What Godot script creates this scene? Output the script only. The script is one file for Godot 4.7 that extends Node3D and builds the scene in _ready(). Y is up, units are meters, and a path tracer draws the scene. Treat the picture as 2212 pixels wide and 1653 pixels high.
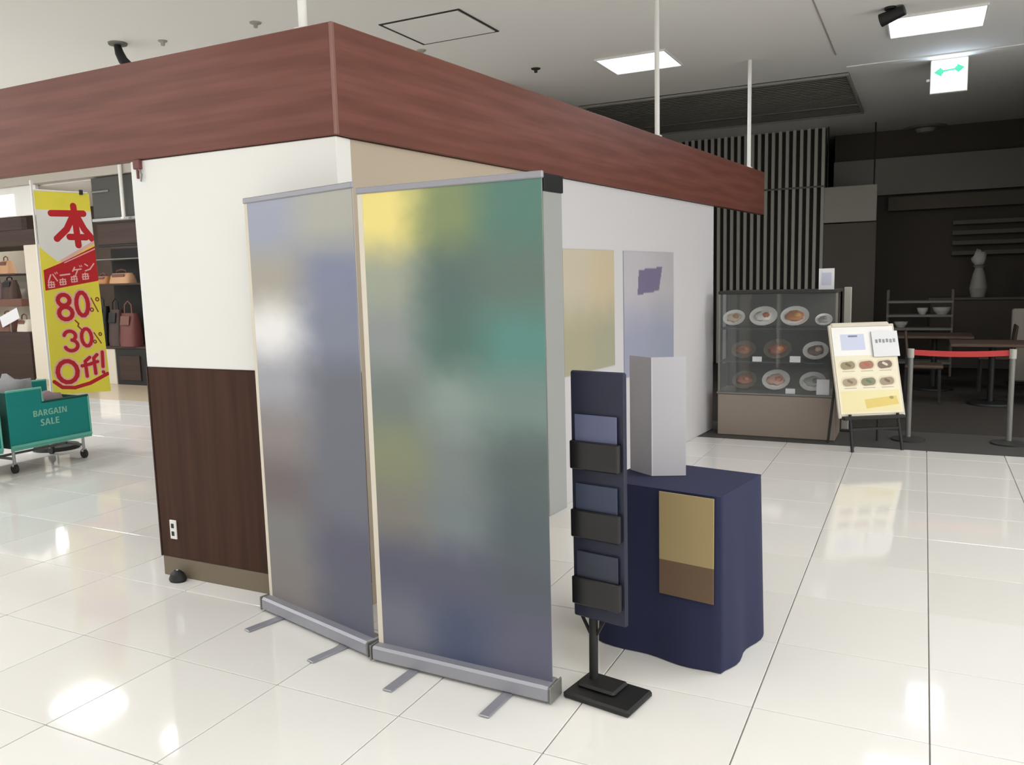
extends Node3D

# World axes: X runs along the kiosk's left face, -Z runs down the mall towards the restaurant, Y is up, metres.
const CEIL := 4.0
const TILE := 0.6
var used := {}
var M := {}

# ------------------------------------------------------------------ nodes
func numbered(called: String) -> String:
	if not used.has(called):
		used[called] = 0
		return called
	used[called] += 1
	return "%s_%03d" % [called, used[called]]

func tag(o: Node, label: String, category: String, group := "") -> Node:
	o.set_meta("label", label)
	o.set_meta("category", category)
	if group != "":
		o.set_meta("group", group)
	return o

func thing(called: String, label: String, category: String, at := Vector3.ZERO, turn := 0.0, group := "") -> Node3D:
	var o := Node3D.new()
	o.name = numbered(called)
	add_child(o)
	o.position = at
	o.rotation.y = turn
	tag(o, label, category, group)
	return o

func part(called: String, st, mat: Material, parent: Node, at := Vector3.ZERO) -> MeshInstance3D:
	var o := MeshInstance3D.new()
	o.name = called
	o.mesh = st.commit() if st is SurfaceTool else st
	o.material_override = mat
	o.position = at
	parent.add_child(o, true)
	return o

func single(called: String, st, mat: Material, label: String, category: String, at := Vector3.ZERO, turn := 0.0, group := "") -> MeshInstance3D:
	var o := part(numbered(called), st, mat, self, at)
	o.rotation.y = turn
	tag(o, label, category, group)
	return o

func struct(called: String, st, mat: Material) -> MeshInstance3D:
	var o := part(called, st, mat, self)
	o.set_meta("kind", "structure")
	return o

# ------------------------------------------------------------------ shapes
func ns() -> SurfaceTool:
	var st := SurfaceTool.new()
	st.begin(Mesh.PRIMITIVE_TRIANGLES)
	return st

func poly(st: SurfaceTool, p: Array, n: Vector3, uv := []) -> void:
	# a convex polygon seen from the side n points to
	var q := p.duplicate()
	var w := uv.duplicate()
	if (q[1] - q[0]).cross(q[2] - q[0]).dot(n) > 0.0:
		q.reverse()
		w.reverse()
	for i in range(1, q.size() - 1):
		for k in [0, i, i + 1]:
			st.set_normal(n)
			st.set_uv(w[k] if w.size() > 0 else Vector2(q[k].x + q[k].z, -q[k].y))
			st.add_vertex(q[k])

func box(st: SurfaceTool, c: Vector3, s: Vector3, bevel := 0.0, b := Basis.IDENTITY) -> SurfaceTool:
	var h := s * 0.5
	var e: float = min(bevel, min(h.x, min(h.y, h.z)) * 0.9)
	for ax in 3:
		var u := (ax + 1) % 3
		var v := (ax + 2) % 3
		for sg in [-1.0, 1.0]:
			var pts := []
			var uvs := []
			for k in [[-1, -1], [1, -1], [1, 1], [-1, 1]]:
				var p := Vector3.ZERO
				p[ax] = sg * h[ax]
				p[u] = k[0] * (h[u] - e)
				p[v] = k[1] * (h[v] - e)
				pts.append(c + b * p)
				if ax == 0: uvs.append(Vector2(p.z, -p.y))
				elif ax == 1: uvs.append(Vector2(p.x, p.z))
				else: uvs.append(Vector2(p.x, -p.y))
			var n := Vector3.ZERO
			n[ax] = sg
			poly(st, pts, b * n, uvs)
	if e > 0.0:
		for ax in 3:
			var u := (ax + 1) % 3
			var v := (ax + 2) % 3
			for su in [-1.0, 1.0]:
				for sv in [-1.0, 1.0]:
					var pts := []
					for k in [[-1, 0], [1, 0], [1, 1], [-1, 1]]:
						var p := Vector3.ZERO
						p[ax] = k[0] * (h[ax] - e)
						p[u] = su * (h[u] - (e if k[1] == 1 else 0.0))
						p[v] = sv * (h[v] - (0.0 if k[1] == 1 else e))
						pts.append(c + b * p)
					var n := Vector3.ZERO
					n[u] = su
					n[v] = sv
					poly(st, pts, b * n.normalized())
		for sx in [-1.0, 1.0]:
			for sy in [-1.0, 1.0]:
				for sz in [-1.0, 1.0]:
					poly(st, [c + b * Vector3(sx * h.x, sy * (h.y - e), sz * (h.z - e)), c + b * Vector3(sx * (h.x - e), sy * h.y, sz * (h.z - e)), c + b * Vector3(sx * (h.x - e), sy * (h.y - e), sz * h.z)], b * Vector3(sx, sy, sz).normalized())
	return st

func bx(s: Vector3, bevel := 0.0, c := Vector3.ZERO) -> SurfaceTool:
	return box(ns(), c, s, bevel)

func span(x0, y0, z0, x1, y1, z1, bevel := 0.0) -> SurfaceTool:
	return box(ns(), Vector3(x0 + x1, y0 + y1, z0 + z1) * 0.5, Vector3(abs(x1 - x0), abs(y1 - y0), abs(z1 - z0)), bevel)

func bar(st: SurfaceTool, a: Vector3, b: Vector3, w: float, d: float, bevel := 0.0) -> SurfaceTool:
	# a square bar from a to b
	var y := (b - a).normalized()
	var ref := Vector3.UP if abs(y.y) < 0.9 else Vector3.BACK
	var x := y.cross(ref).normalized()
	return box(st, (a + b) * 0.5, Vector3(w, a.distance_to(b), d), bevel, Basis(x, y, x.cross(y)))

func tube(st: SurfaceTool, pts: Array, r, seg := 12, caps := true) -> SurfaceTool:
	# a round tube through points; r is one radius or one for each point
	var rings := []
	var n := pts.size()
	var prev := Vector3.ZERO
	for i in n:
		var d: Vector3 = (pts[min(i + 1, n - 1)] - pts[max(i - 1, 0)]).normalized()
		var x: Vector3
		if prev == Vector3.ZERO:
			x = d.cross(Vector3.UP if abs(d.y) < 0.9 else Vector3.RIGHT).normalized()
		else:
			x = (prev - d * prev.dot(d)).normalized()
		prev = x
		var y := d.cross(x)
		var rr: float = r[i] if r is Array else r
		var ring := []
		for k in seg:
			var a := TAU * k / seg
			var o := x * cos(a) + y * sin(a)
			ring.append([pts[i] + o * rr, o])
		rings.append(ring)
	for i in n - 1:
		for k in seg:
			var q := [rings[i][k], rings[i][(k + 1) % seg], rings[i + 1][(k + 1) % seg], rings[i + 1][k]]
			smooth_quad(st, q)
	if caps:
		for e in [0, n - 1]:
			var d: Vector3 = (pts[0] - pts[1]) if e == 0 else (pts[n - 1] - pts[n - 2])
			var ps := []
			for k in seg: ps.append(rings[e][k][0])
			poly(st, ps, d.normalized())
	return st

func smooth_quad(st: SurfaceTool, q: Array) -> void:
	var m: Vector3 = q[0][1] + q[1][1] + q[2][1] + q[3][1]
	var c: Vector3 = (q[2][0] - q[0][0]).cross(q[3][0] - q[1][0])
	var o := [0, 1, 2, 0, 2, 3]
	if c.dot(m) > 0.0: o = [0, 2, 1, 0, 3, 2]
	for k in o:
		st.set_normal(q[k][1])
		st.set_uv(Vector2(q[k][0].x + q[k][0].z, -q[k][0].y))
		st.add_vertex(q[k][0])

func lathe(st: SurfaceTool, prof: Array, o: Vector3, seg := 20, sx := 1.0, sz := 1.0, b := Basis.IDENTITY) -> SurfaceTool:
	# prof: Vector2(radius, height) from bottom to top along the outside
	var n := prof.size()
	for i in n - 1:
		var d: Vector2 = prof[i + 1] - prof[i]
		var nn := Vector2(d.y, -d.x).normalized()
		for k in seg:
			var q := []
			for t in [[i, k], [i, k + 1], [i + 1, k + 1], [i + 1, k]]:
				var a: float = TAU * t[1] / seg
				var p: Vector2 = prof[t[0]]
				q.append([o + b * Vector3(cos(a) * p.x * sx, p.y, sin(a) * p.x * sz), b * Vector3(cos(a) * nn.x, nn.y, sin(a) * nn.x).normalized()])
			if prof[i].x < 1e-5 and prof[i + 1].x < 1e-5: continue
			smooth_quad(st, q)
	return st

func blob(st: SurfaceTool, c: Vector3, s: Vector3, seed_: int, rough := 0.25, b := Basis.IDENTITY) -> SurfaceTool:
	# a lumpy ellipsoid (food, folded cloth)
	var nz := FastNoiseLite.new()
	nz.seed = seed_
	nz.frequency = 1.1
	var U := 14
	var V := 8
	var f := func(i: int, j: int) -> Array:
		var th := TAU * (i % U) / U
		var ph := PI * j / V
		var d := Vector3(sin(ph) * cos(th), cos(ph), sin(ph) * sin(th))
		var k := 1.0 + rough * nz.get_noise_3dv(d * 1.4)
		return [c + b * (d * s * 0.5 * k), (b * (d / s)).normalized()]
	for i in U:
		for j in V:
			smooth_quad(st, [f.call(i, j), f.call(i + 1, j), f.call(i + 1, j + 1), f.call(i, j + 1)])
	return st

func sheet(size: Vector2, thick: float) -> SurfaceTool:
	# an upright printed sheet centred on its base, front towards +Z, the print once over the front
	var st := ns()
	var w := size.x * 0.5
	var y := size.y
	var t := thick * 0.5
	poly(st, [Vector3(-w, 0, t), Vector3(w, 0, t), Vector3(w, y, t), Vector3(-w, y, t)], Vector3.BACK, [Vector2(0, 1), Vector2(1, 1), Vector2(1, 0), Vector2(0, 0)])
	var e := Vector2(0.01, 0.99)
	poly(st, [Vector3(-w, 0, -t), Vector3(w, 0, -t), Vector3(w, y, -t), Vector3(-w, y, -t)], Vector3.FORWARD, [e, e, e, e])
	for s in [-1.0, 1.0]:
		poly(st, [Vector3(s * w, 0, -t), Vector3(s * w, 0, t), Vector3(s * w, y, t), Vector3(s * w, y, -t)], Vector3(s, 0, 0), [e, e, e, e])
	poly(st, [Vector3(-w, y, -t), Vector3(w, y, -t), Vector3(w, y, t), Vector3(-w, y, t)], Vector3.UP, [e, e, e, e])
	poly(st, [Vector3(-w, 0, -t), Vector3(w, 0, -t), Vector3(w, 0, t), Vector3(-w, 0, t)], Vector3.DOWN, [e, e, e, e])
	return st

func lettering(text: String, height: float, depth := 0.002) -> TextMesh:
	var t := TextMesh.new()
	var f := SystemFont.new()
	f.font_names = PackedStringArray(["Droid Sans"])
	f.font_weight = 700
	t.font = f
	t.text = text
	t.font_size = 64
	t.pixel_size = height / 46.0
	t.depth = depth
	t.curve_step = 3.0
	return t

# ------------------------------------------------------------------ materials and prints
func rgb(r: float, g: float, b: float) -> Color:
	return Color(r / 255.0, g / 255.0, b / 255.0)

func mat(c: Color, rough := 0.6, metal := 0.0, spec := 0.5) -> StandardMaterial3D:
	var m := StandardMaterial3D.new()
	m.albedo_color = c
	m.roughness = rough
	m.metallic = metal
	m.metallic_specular = spec
	return m

func printed(img: Image, rough := 0.5) -> StandardMaterial3D:
	var m := mat(Color.WHITE, rough)
	m.albedo_texture = ImageTexture.create_from_image(img)
	return m

func wood_image(base: Color, dark: Color, seed_: int, along_u: bool) -> Image:
	var n := FastNoiseLite.new()
	n.seed = seed_
	n.frequency = 0.02
	n.fractal_octaves = 4
	var img := Image.create(256, 256, false, Image.FORMAT_RGB8)
	for y in 256:
		for x in 256:
			var u: float = 128.0 - abs(float(x if along_u else y) - 128.0)
			var v: float = 128.0 - abs(float(y if along_u else x) - 128.0)
			var a := n.get_noise_2d(u * 0.16, v * 3.2) + 0.5 * n.get_noise_2d(u * 0.4 + 300.0, v * 9.0)
			img.set_pixel(x, y, base.lerp(dark, clamp(0.45 + 0.75 * a, 0.0, 1.0)))
	return img

func wood(base: Color, dark: Color, seed_: int, along_u: bool, rough := 0.42) -> StandardMaterial3D:
	var m := printed(wood_image(base, dark, seed_, along_u), rough)
	m.uv1_scale = Vector3(0.55, 0.55, 0.55)
	return m

func cells_image(cells: Array, cols: int, seed_: int) -> Image:
	# soft fields of printed colour: rows of cells from top to bottom
	var rows := cells.size() / cols
	var W := 40 * cols
	var H := 40 * rows
	var nz := FastNoiseLite.new()
	nz.seed = seed_
	nz.frequency = 0.03
	var img := Image.create(W, H, false, Image.FORMAT_RGB8)
	for y in H:
		for x in W:
			var u: float = clamp((x + 5.0 * nz.get_noise_2d(x, y)) / 40.0 - 0.5, 0.0, cols - 1.0)
			var v: float = clamp((y + 5.0 * nz.get_noise_2d(x + 900.0, y)) / 40.0 - 0.5, 0.0, rows - 1.0)
			var i := int(min(floor(u), cols - 2.0))
			var j := int(min(floor(v), rows - 2.0))
			var fu: float = smoothstep(0.05, 0.95, u - i)
			var fv: float = smoothstep(0.05, 0.95, v - j)
			var c: Color = cell(cells, cols, i, j).lerp(cell(cells, cols, i + 1, j), fu).lerp(cell(cells, cols, i, j + 1).lerp(cell(cells, cols, i + 1, j + 1), fu), fv)
			img.set_pixel(x, y, c)
	return img

func cell(cells: Array, cols: int, i: int, j: int) -> Color:
	var c: Array = cells[j * cols + i]
	return rgb(c[0] * 1.06, c[1] * 1.06, c[2] * 1.06)

func stroke(img: Image, pts: Array, w: float, col: Color) -> void:
	# a round-ended line through points given in pixels
	for i in pts.size() - 1:
		var a: Vector2 = pts[i]
		var b: Vector2 = pts[i + 1]
		var r := w * 0.5
		var ab := b - a
		var l2: float = max(ab.length_squared(), 1e-6)
		for y in range(max(0, int(min(a.y, b.y) - r - 1)), min(img.get_height(), int(max(a.y, b.y) + r + 2))):
			for x in range(max(0, int(min(a.x, b.x) - r - 1)), min(img.get_width(), int(max(a.x, b.x) + r + 2))):
				var p := Vector2(x + 0.5, y + 0.5)
				var t: float = clamp((p - a).dot(ab) / l2, 0.0, 1.0)
				var d := p.distance_to(a + ab * t) - r
				if d < 0.7:
					img.set_pixel(x, y, img.get_pixel(x, y).lerp(col, clamp(0.7 - d, 0.0, 1.0)))

func arc(c: Vector2, rx: float, ry: float, a0: float, a1: float, n := 14) -> Array:
	var p := []
	for i in n + 1:
		var a := deg_to_rad(lerp(a0, a1, float(i) / n))
		p.append(c + Vector2(cos(a) * rx, sin(a) * ry))
	return p

func fill_poly(img: Image, pts: Array, col: Color) -> void:
	var pv := PackedVector2Array(pts)
	var lo := Vector2(1e9, 1e9)
	var hi := Vector2(-1e9, -1e9)
	for p in pts:
		lo = lo.min(p)
		hi = hi.max(p)
	for y in range(max(0, int(lo.y)), min(img.get_height(), int(hi.y) + 1)):
		for x in range(max(0, int(lo.x)), min(img.get_width(), int(hi.x) + 1)):
			if Geometry2D.is_point_in_polygon(Vector2(x + 0.5, y + 0.5), pv):
				img.set_pixel(x, y, col)

func flag_image() -> Image:
	var W := 260.0
	var H := 960.0
	var img := Image.create(int(W), int(H), false, Image.FORMAT_RGB8)
	var yellow := rgb(252, 238, 84)
	var red := rgb(205, 38, 46)
	var pink := rgb(250, 196, 190)
	img.fill(yellow)
	# white field with a pointed lower edge
	fill_poly(img, [Vector2(0, 84), Vector2(W, 84), Vector2(W, 232), Vector2(78, 326), Vector2(0, 258)], rgb(246, 245, 240))
	# the big red character
	for s in [[Vector2(70, 100), Vector2(222, 96)], [Vector2(178, 62), Vector2(184, 246)], [Vector2(174, 104), Vector2(136, 172), Vector2(86, 218)], [Vector2(188, 104), Vector2(218, 168), Vector2(252, 214)], [Vector2(146, 208), Vector2(222, 208)]]:
		stroke(img, s, 30, red)
	# slanted red band with its pale outline and lettering
	fill_poly(img, [Vector2(92, 318), Vector2(W, 222), Vector2(W, 238), Vector2(92, 336)], pink)
	fill_poly(img, [Vector2(10, 366), Vector2(92, 332), Vector2(W, 250), Vector2(W, 416), Vector2(10, 462)], red)
	stroke(img, [Vector2(110, 330), Vector2(W, 262)], 5, pink)
	var k := pink
	for g in [[0, 384], [1, 370], [2, 352], [3, 330]]:
		var o := Vector2(24 + g[0] * 58, g[1])
		if g[0] == 0:
			stroke(img, [o + Vector2(16, 4), o + Vector2(4, 34)], 6, k)
			stroke(img, [o + Vector2(26, 2), o + Vector2(44, 32)], 6, k)
			stroke(img, [o + Vector2(36, -6), o + Vector2(39, 0)], 4, k)
			stroke(img, [o + Vector2(44, -9), o + Vector2(47, -3)], 4, k)
		elif g[0] == 1:
			stroke(img, [o + Vector2(2, 20), o + Vector2(46, 14)], 7, k)
		elif g[0] == 2:
			stroke(img, [o + Vector2(14, 0), o + Vector2(4, 18)], 6, k)
			stroke(img, [o + Vector2(9, 12), o + Vector2(44, 8)], 6, k)
			stroke(img, [o + Vector2(28, 10), o + Vector2(14, 40)], 6, k)
			stroke(img, [o + Vector2(38, -8), o + Vector2(41, -2)], 4, k)
			stroke(img, [o + Vector2(46, -10), o + Vector2(49, -4)], 4, k)
		else:
			stroke(img, [o + Vector2(6, 6), o + Vector2(18, 14)], 6, k)
			stroke(img, [o + Vector2(6, 38), o + Vector2(28, 30), o + Vector2(48, 4)], 6, k)
	for i in 4:
		var o := Vector2(38 + i * 54, 436 - i * 13)
		stroke(img, [o + Vector2(-12, -12), o + Vector2(14, -14)], 5, k)
		stroke(img, [o + Vector2(-14, 0), o + Vector2(16, -3)], 5, k)
		stroke(img, [o + Vector2(-10, -12), o + Vector2(-12, 12), o + Vector2(14, 9), o + Vector2(12, -12)], 5, k)
		stroke(img, [o + Vector2(1, -18), o + Vector2(1, 12)], 5, k)
	# figures: pale outline first, red on top
	for pass_ in 2:
		var col: Color = pink if pass_ == 0 else red
		var w: float = 34.0 if pass_ == 0 else 19.0
		stroke(img, arc(Vector2(88, 508), 27, 26, 0, 360), w, col)
		stroke(img, arc(Vector2(92, 570), 31, 30, 0, 360), w, col)
		stroke(img, arc(Vector2(172, 528), 27, 56, 0, 360), w, col)
		stroke(img, arc(Vector2(100, 680), 26, 23, 190, 400), w * 0.85, col)
		stroke(img, arc(Vector2(103, 726), 29, 26, -80, 160), w * 0.85, col)
		stroke(img, arc(Vector2(176, 690), 23, 42, 0, 360), w * 0.85, col)
		stroke(img, arc(Vector2(74, 852), 45, 52, 0, 360), w * 1.05, col)
		for s in [[Vector2(160, 880), Vector2(158, 806), Vector2(180, 788)], [Vector2(142, 828), Vector2(184, 820)], [Vector2(200, 868), Vector2(198, 792), Vector2(214, 776)], [Vector2(184, 818), Vector2(214, 810)], [Vector2(236, 836), Vector2(240, 764)], [Vector2(235, 862), Vector2(236, 864)]]:
			stroke(img, s, w * 0.8, col)
	var ochre := rgb(150, 70, 40)
	stroke(img, [Vector2(216, 500), Vector2(242, 566)], 5, ochre)
	stroke(img, arc(Vector2(214, 556), 7, 8, 0, 360), 5, ochre)
	stroke(img, arc(Vector2(244, 506), 7, 8, 0, 360), 5, ochre)
	stroke(img, [Vector2(212, 668), Vector2(240, 720)], 5, ochre)
	stroke(img, arc(Vector2(212, 712), 6, 7, 0, 360), 5, ochre)
	stroke(img, arc(Vector2(240, 676), 6, 7, 0, 360), 5, ochre)
	stroke(img, [Vector2(132, 606), Vector2(146, 622), Vector2(142, 634), Vector2(156, 650)], 6, ochre)
	stroke(img, [Vector2(10, 896), Vector2(44, 926), Vector2(100, 932), Vector2(170, 914), Vector2(254, 872)], 17, red)
	return img

func menu_image() -> Image:
	var img := Image.create(200, 290, false, Image.FORMAT_RGB8)
	img.fill(rgb(240, 232, 205))
	img.fill_rect(Rect2i(0, 0, 200, 96), rgb(246, 245, 242))
	img.fill_rect(Rect2i(26, 24, 78, 54), rgb(206, 212, 236))
	img.fill_rect(Rect2i(52, 28, 30, 6), rgb(120, 128, 150))
	for i in 6:
		var c := Vector2(40 + (i % 3) * 60, 128 + (i / 3) * 56)
		stroke(img, [c + Vector2(-12, 0), c + Vector2(12, 0)], 34, rgb(226, 214, 186))
		stroke(img, [c + Vector2(-11, 2), c + Vector2(11, 0)], 25, [rgb(150, 138, 100), rgb(160, 112, 84), rgb(120, 98, 84), rgb(168, 150, 122), rgb(134, 128, 98), rgb(160, 142, 114)][i])
		stroke(img, [c + Vector2(-4, -4), c + Vector2(6, 2)], 8, [rgb(110, 98, 70), rgb(176, 90, 66), rgb(222, 208, 190), rgb(120, 104, 80), rgb(86, 120, 72), rgb(110, 94, 70)][i])
		img.fill_rect(Rect2i(int(c.x) - 20, int(c.y) + 20, 40, 2), rgb(170, 158, 130))
	img.fill_rect(Rect2i(6, 214, 188, 70), rgb(238, 226, 172))
	fill_poly(img, [Vector2(80, 244), Vector2(184, 234), Vector2(190, 262), Vector2(84, 274)], rgb(226, 202, 110))
	stroke(img, [Vector2(166, 240), Vector2(170, 240)], 9, rgb(160, 150, 74))
	return img

func exit_image() -> Image:
	var img := Image.create(128, 128, false, Image.FORMAT_RGB8)
	img.fill(rgb(250, 255, 252))
	var g := rgb(70, 190, 150)
	stroke(img, [Vector2(28, 46), Vector2(98, 40)], 6, g)
	fill_poly(img, [Vector2(10, 48), Vector2(36, 28), Vector2(38, 66)], g)
	stroke(img, [Vector2(30, 47), Vector2(34, 47)], 22, g)
	stroke(img, [Vector2(95, 40), Vector2(99, 40)], 22, g)
	fill_poly(img, [Vector2(118, 38), Vector2(92, 22), Vector2(94, 58)], g)
	return img

func materials() -> void:
	M.tile = []
	for c in [[236, 234, 229], [233, 231, 226], [238, 236, 232]]:
		var t := mat(rgb(c[0], c[1], c[2]), 0.07, 0.0, 0.5)
		M.tile.append(t)
	M.grout = mat(rgb(168, 162, 154), 0.8)
	M.ceiling = mat(rgb(246, 245, 241), 0.9, 0.0, 0.2)
	M.wall = mat(rgb(240, 238, 233), 0.7, 0.0, 0.3)
	M.white = mat(rgb(238, 237, 233), 0.5)
	M.paper = mat(rgb(236, 237, 240), 0.7, 0.0, 0.3)
	M.taupe = mat(rgb(186, 172, 152), 0.7)
	M.fascia = wood(rgb(126, 79, 68), rgb(102, 61, 51), 3, true, 0.4)
	M.fascia.metallic_specular = 0.35
	M.wainscot = wood(rgb(76, 50, 38), rgb(60, 39, 30), 8, false, 0.5)
	M.wainscot.metallic_specular = 0.3
	M.baseboard = mat(rgb(122, 110, 92), 0.5)
	M.trim = mat(rgb(138, 96, 86), 0.4)
	M.steel = mat(rgb(176, 177, 180), 0.35, 0.75)
	M.grey_metal = mat(rgb(158, 158, 166), 0.42, 0.35)
	M.dim_metal = mat(rgb(130, 130, 126), 0.5, 0.4)
	M.black = mat(rgb(22, 22, 23), 0.55)
	M.black_gloss = mat(rgb(20, 20, 22), 0.25)
	M.charcoal = mat(rgb(48, 48, 46), 0.7)
	M.vent = mat(rgb(150, 149, 141), 0.7)
	M.vent_back = mat(rgb(100, 99, 94), 0.8)
	M.navy = mat(rgb(36, 40, 72), 0.85)
	M.navy_panel = mat(rgb(34, 38, 58), 0.5)
	M.kraft = mat(rgb(172, 152, 108), 0.8)
	M.brown_paper = mat(rgb(112, 90, 70), 0.8)
	M.cloth = mat(rgb(196, 194, 200), 0.9)
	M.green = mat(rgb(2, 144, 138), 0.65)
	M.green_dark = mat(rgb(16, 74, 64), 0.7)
	M.green_trim = mat(rgb(112, 196, 176), 0.6)
	M.pale_green = mat(rgb(150, 206, 186), 0.7)
	M.rubber = mat(rgb(26, 27, 28), 0.6)
	M.resto_floor = mat(rgb(74, 73, 70), 0.6)
	M.resto = mat(rgb(92, 86, 80), 0.85, 0.0, 0.2)
	M.resto_wood = mat(rgb(84, 66, 54), 0.6)
	M.resto_carpet = mat(rgb(70, 66, 62), 0.9, 0.0, 0.1)
	M.resto_wall = mat(rgb(112, 106, 99), 0.85, 0.0, 0.2)
	M.soffit = mat(rgb(150, 146, 140), 0.85, 0.0, 0.2)
	M.slat = mat(rgb(196, 195, 185), 0.7)
	M.slat_dark = mat(rgb(120, 118, 111), 0.8)
	M.sign_grey = mat(rgb(178, 174, 165), 0.7)
	M.case_wood = mat(rgb(150, 137, 126), 0.5)
	M.plate = mat(rgb(232, 230, 226), 0.2)
	M.plate_dark = mat(rgb(110, 96, 84), 0.3)
	M.red_belt = mat(rgb(190, 58, 58), 0.7)
	M.cream = mat(rgb(222, 214, 198), 0.8)
	M.dark_brown = wood(rgb(66, 46, 38), rgb(48, 33, 28), 21, true, 0.6)
	M.board_grey = mat(rgb(84, 84, 80), 0.8)
	M.tan = mat(rgb(206, 160, 120), 0.6)
	M.maroon = mat(rgb(112, 62, 60), 0.5)
	M.brown = mat(rgb(116, 78, 64), 0.55)
	M.grey_cloth = mat(rgb(140, 140, 142), 0.95)
	M.mauve = mat(rgb(130, 112, 116), 0.9)
	var gl := mat(Color(0.8, 0.85, 0.85, 0.05), 0.02)
	gl.transparency = BaseMaterial3D.TRANSPARENCY_ALPHA
	M.glass = gl
	var li := mat(Color.WHITE, 0.5)
	li.emission_enabled = true
	li.emission = Color(1.0, 0.995, 0.985)
	li.emission_energy_multiplier = 2.2
	M.light = li

# ------------------------------------------------------------------ builders
func ceiling_light(x: float, z: float, size: Vector2, energy: float, label: String, y := CEIL) -> void:
	var t := thing("ceiling_light", label, "ceiling light", Vector3(x, y, z), 0.0, "square ceiling light panels")
	var fr := ns()
	var w := 0.018
	for s in [-1.0, 1.0]:
		box(fr, Vector3(s * (size.x * 0.5 + w * 0.5), -0.011, 0), Vector3(w, 0.022, size.y + w * 2.0), 0.003)
		box(fr, Vector3(0, -0.011, s * (size.y * 0.5 + w * 0.5)), Vector3(size.x, 0.022, w), 0.003)
	part("frame", fr, M.white, t)
	part("diffuser", bx(Vector3(size.x, 0.012, size.y), 0.0, Vector3(0, -0.008, 0)), M.light, t)
	var l := AreaLight3D.new()
	l.area_size = size
	l.light_energy = energy
	l.light_color = Color(0.985, 0.99, 1.0)
	l.shadow_enabled = true
	l.area_range = 40.0
	l.rotation.x = -PI / 2
	l.position.y = -0.03
	t.add_child(l)

func floor_tiles(cam: Transform3D) -> void:
	var slab := struct("floor", span(-20.0, -0.2, -8.1, 16.0, -0.012, 7.0), M.grout)
	var full := bx(Vector3(TILE - 0.005, 0.02, TILE - 0.005), 0.0018, Vector3(0, -0.01, 0)).commit()
	var cut := bx(Vector3(TILE - 0.005, 0.02, 0.29), 0.0018, Vector3(0, -0.01, 0)).commit()
	var seen := []
	var rest := ns()
	for i in range(-33, 27):
		for j in range(-15, 16):
			var x := 0.07 + TILE * (i + 0.5)
			var z := -2.405 + TILE * (j + 0.5)
			var c := j * TILE - 2.405 < -7.9
			if j * TILE - 2.405 < -8.5: continue
			if c: z = -7.953
			var p := cam.affine_inverse() * Vector3(x, 0, z)
			var ok: bool = p.z < -0.8 and abs(p.x / p.z) < 0.72 and abs(p.y / p.z) < 0.56
			# the tiles nobody sees, behind and under the kiosk, are the merged ones
			if ok and z < -3.7 and x > -3.4 and x < -2.6: ok = false
			if ok: seen.append([p.length(), x, z, c])
			else: box(rest, Vector3(x, -0.01, z), Vector3(TILE - 0.005, 0.02, 0.29 if c else TILE - 0.005))
	seen.sort_custom(func(a, b): return a[0] < b[0])
	for n in seen.size():
		var s: Array = seen[n]
		if n < 300:
			part("tile", cut if s[3] else full, M.tile[(n * 7 + int(abs(s[1]) * 3.0)) % 3], slab, Vector3(s[1], 0, s[2]))
		else:
			box(rest, Vector3(s[1], -0.01, s[2]), Vector3(TILE - 0.005, 0.02, 0.29 if s[3] else TILE - 0.005))
	var far := part("far_tiles", rest, M.tile[0], slab)
	far.set_meta("kind", "stuff")

func shell() -> void:
	struct("floor_restaurant", span(-20.0, -0.2, -20.0, 16.0, -0.006, -8.1), M.resto_carpet)
	struct("floor_threshold", span(-5.0, -0.006, -9.05, 16.0, -0.002, -8.1), M.resto_floor)
	struct("ceiling", span(-20.0, CEIL, -20.0, 16.0, CEIL + 0.2, 7.0), M.ceiling)
	struct("wall_back", span(-20.0, -0.2, -20.2, 16.0, CEIL + 0.2, -20.0), M.resto_wall)
	struct("wall_front", span(-20.0, -0.2, 7.0, 16.0, CEIL + 0.2, 7.2), M.wall)
	struct("wall_left", span(-20.2, -0.2, -20.0, -20.0, CEIL + 0.2, 7.0), M.wall)
	struct("wall_right", span(16.0, -0.2, -20.0, 16.2, CEIL + 0.2, 7.0), M.wall)

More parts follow.
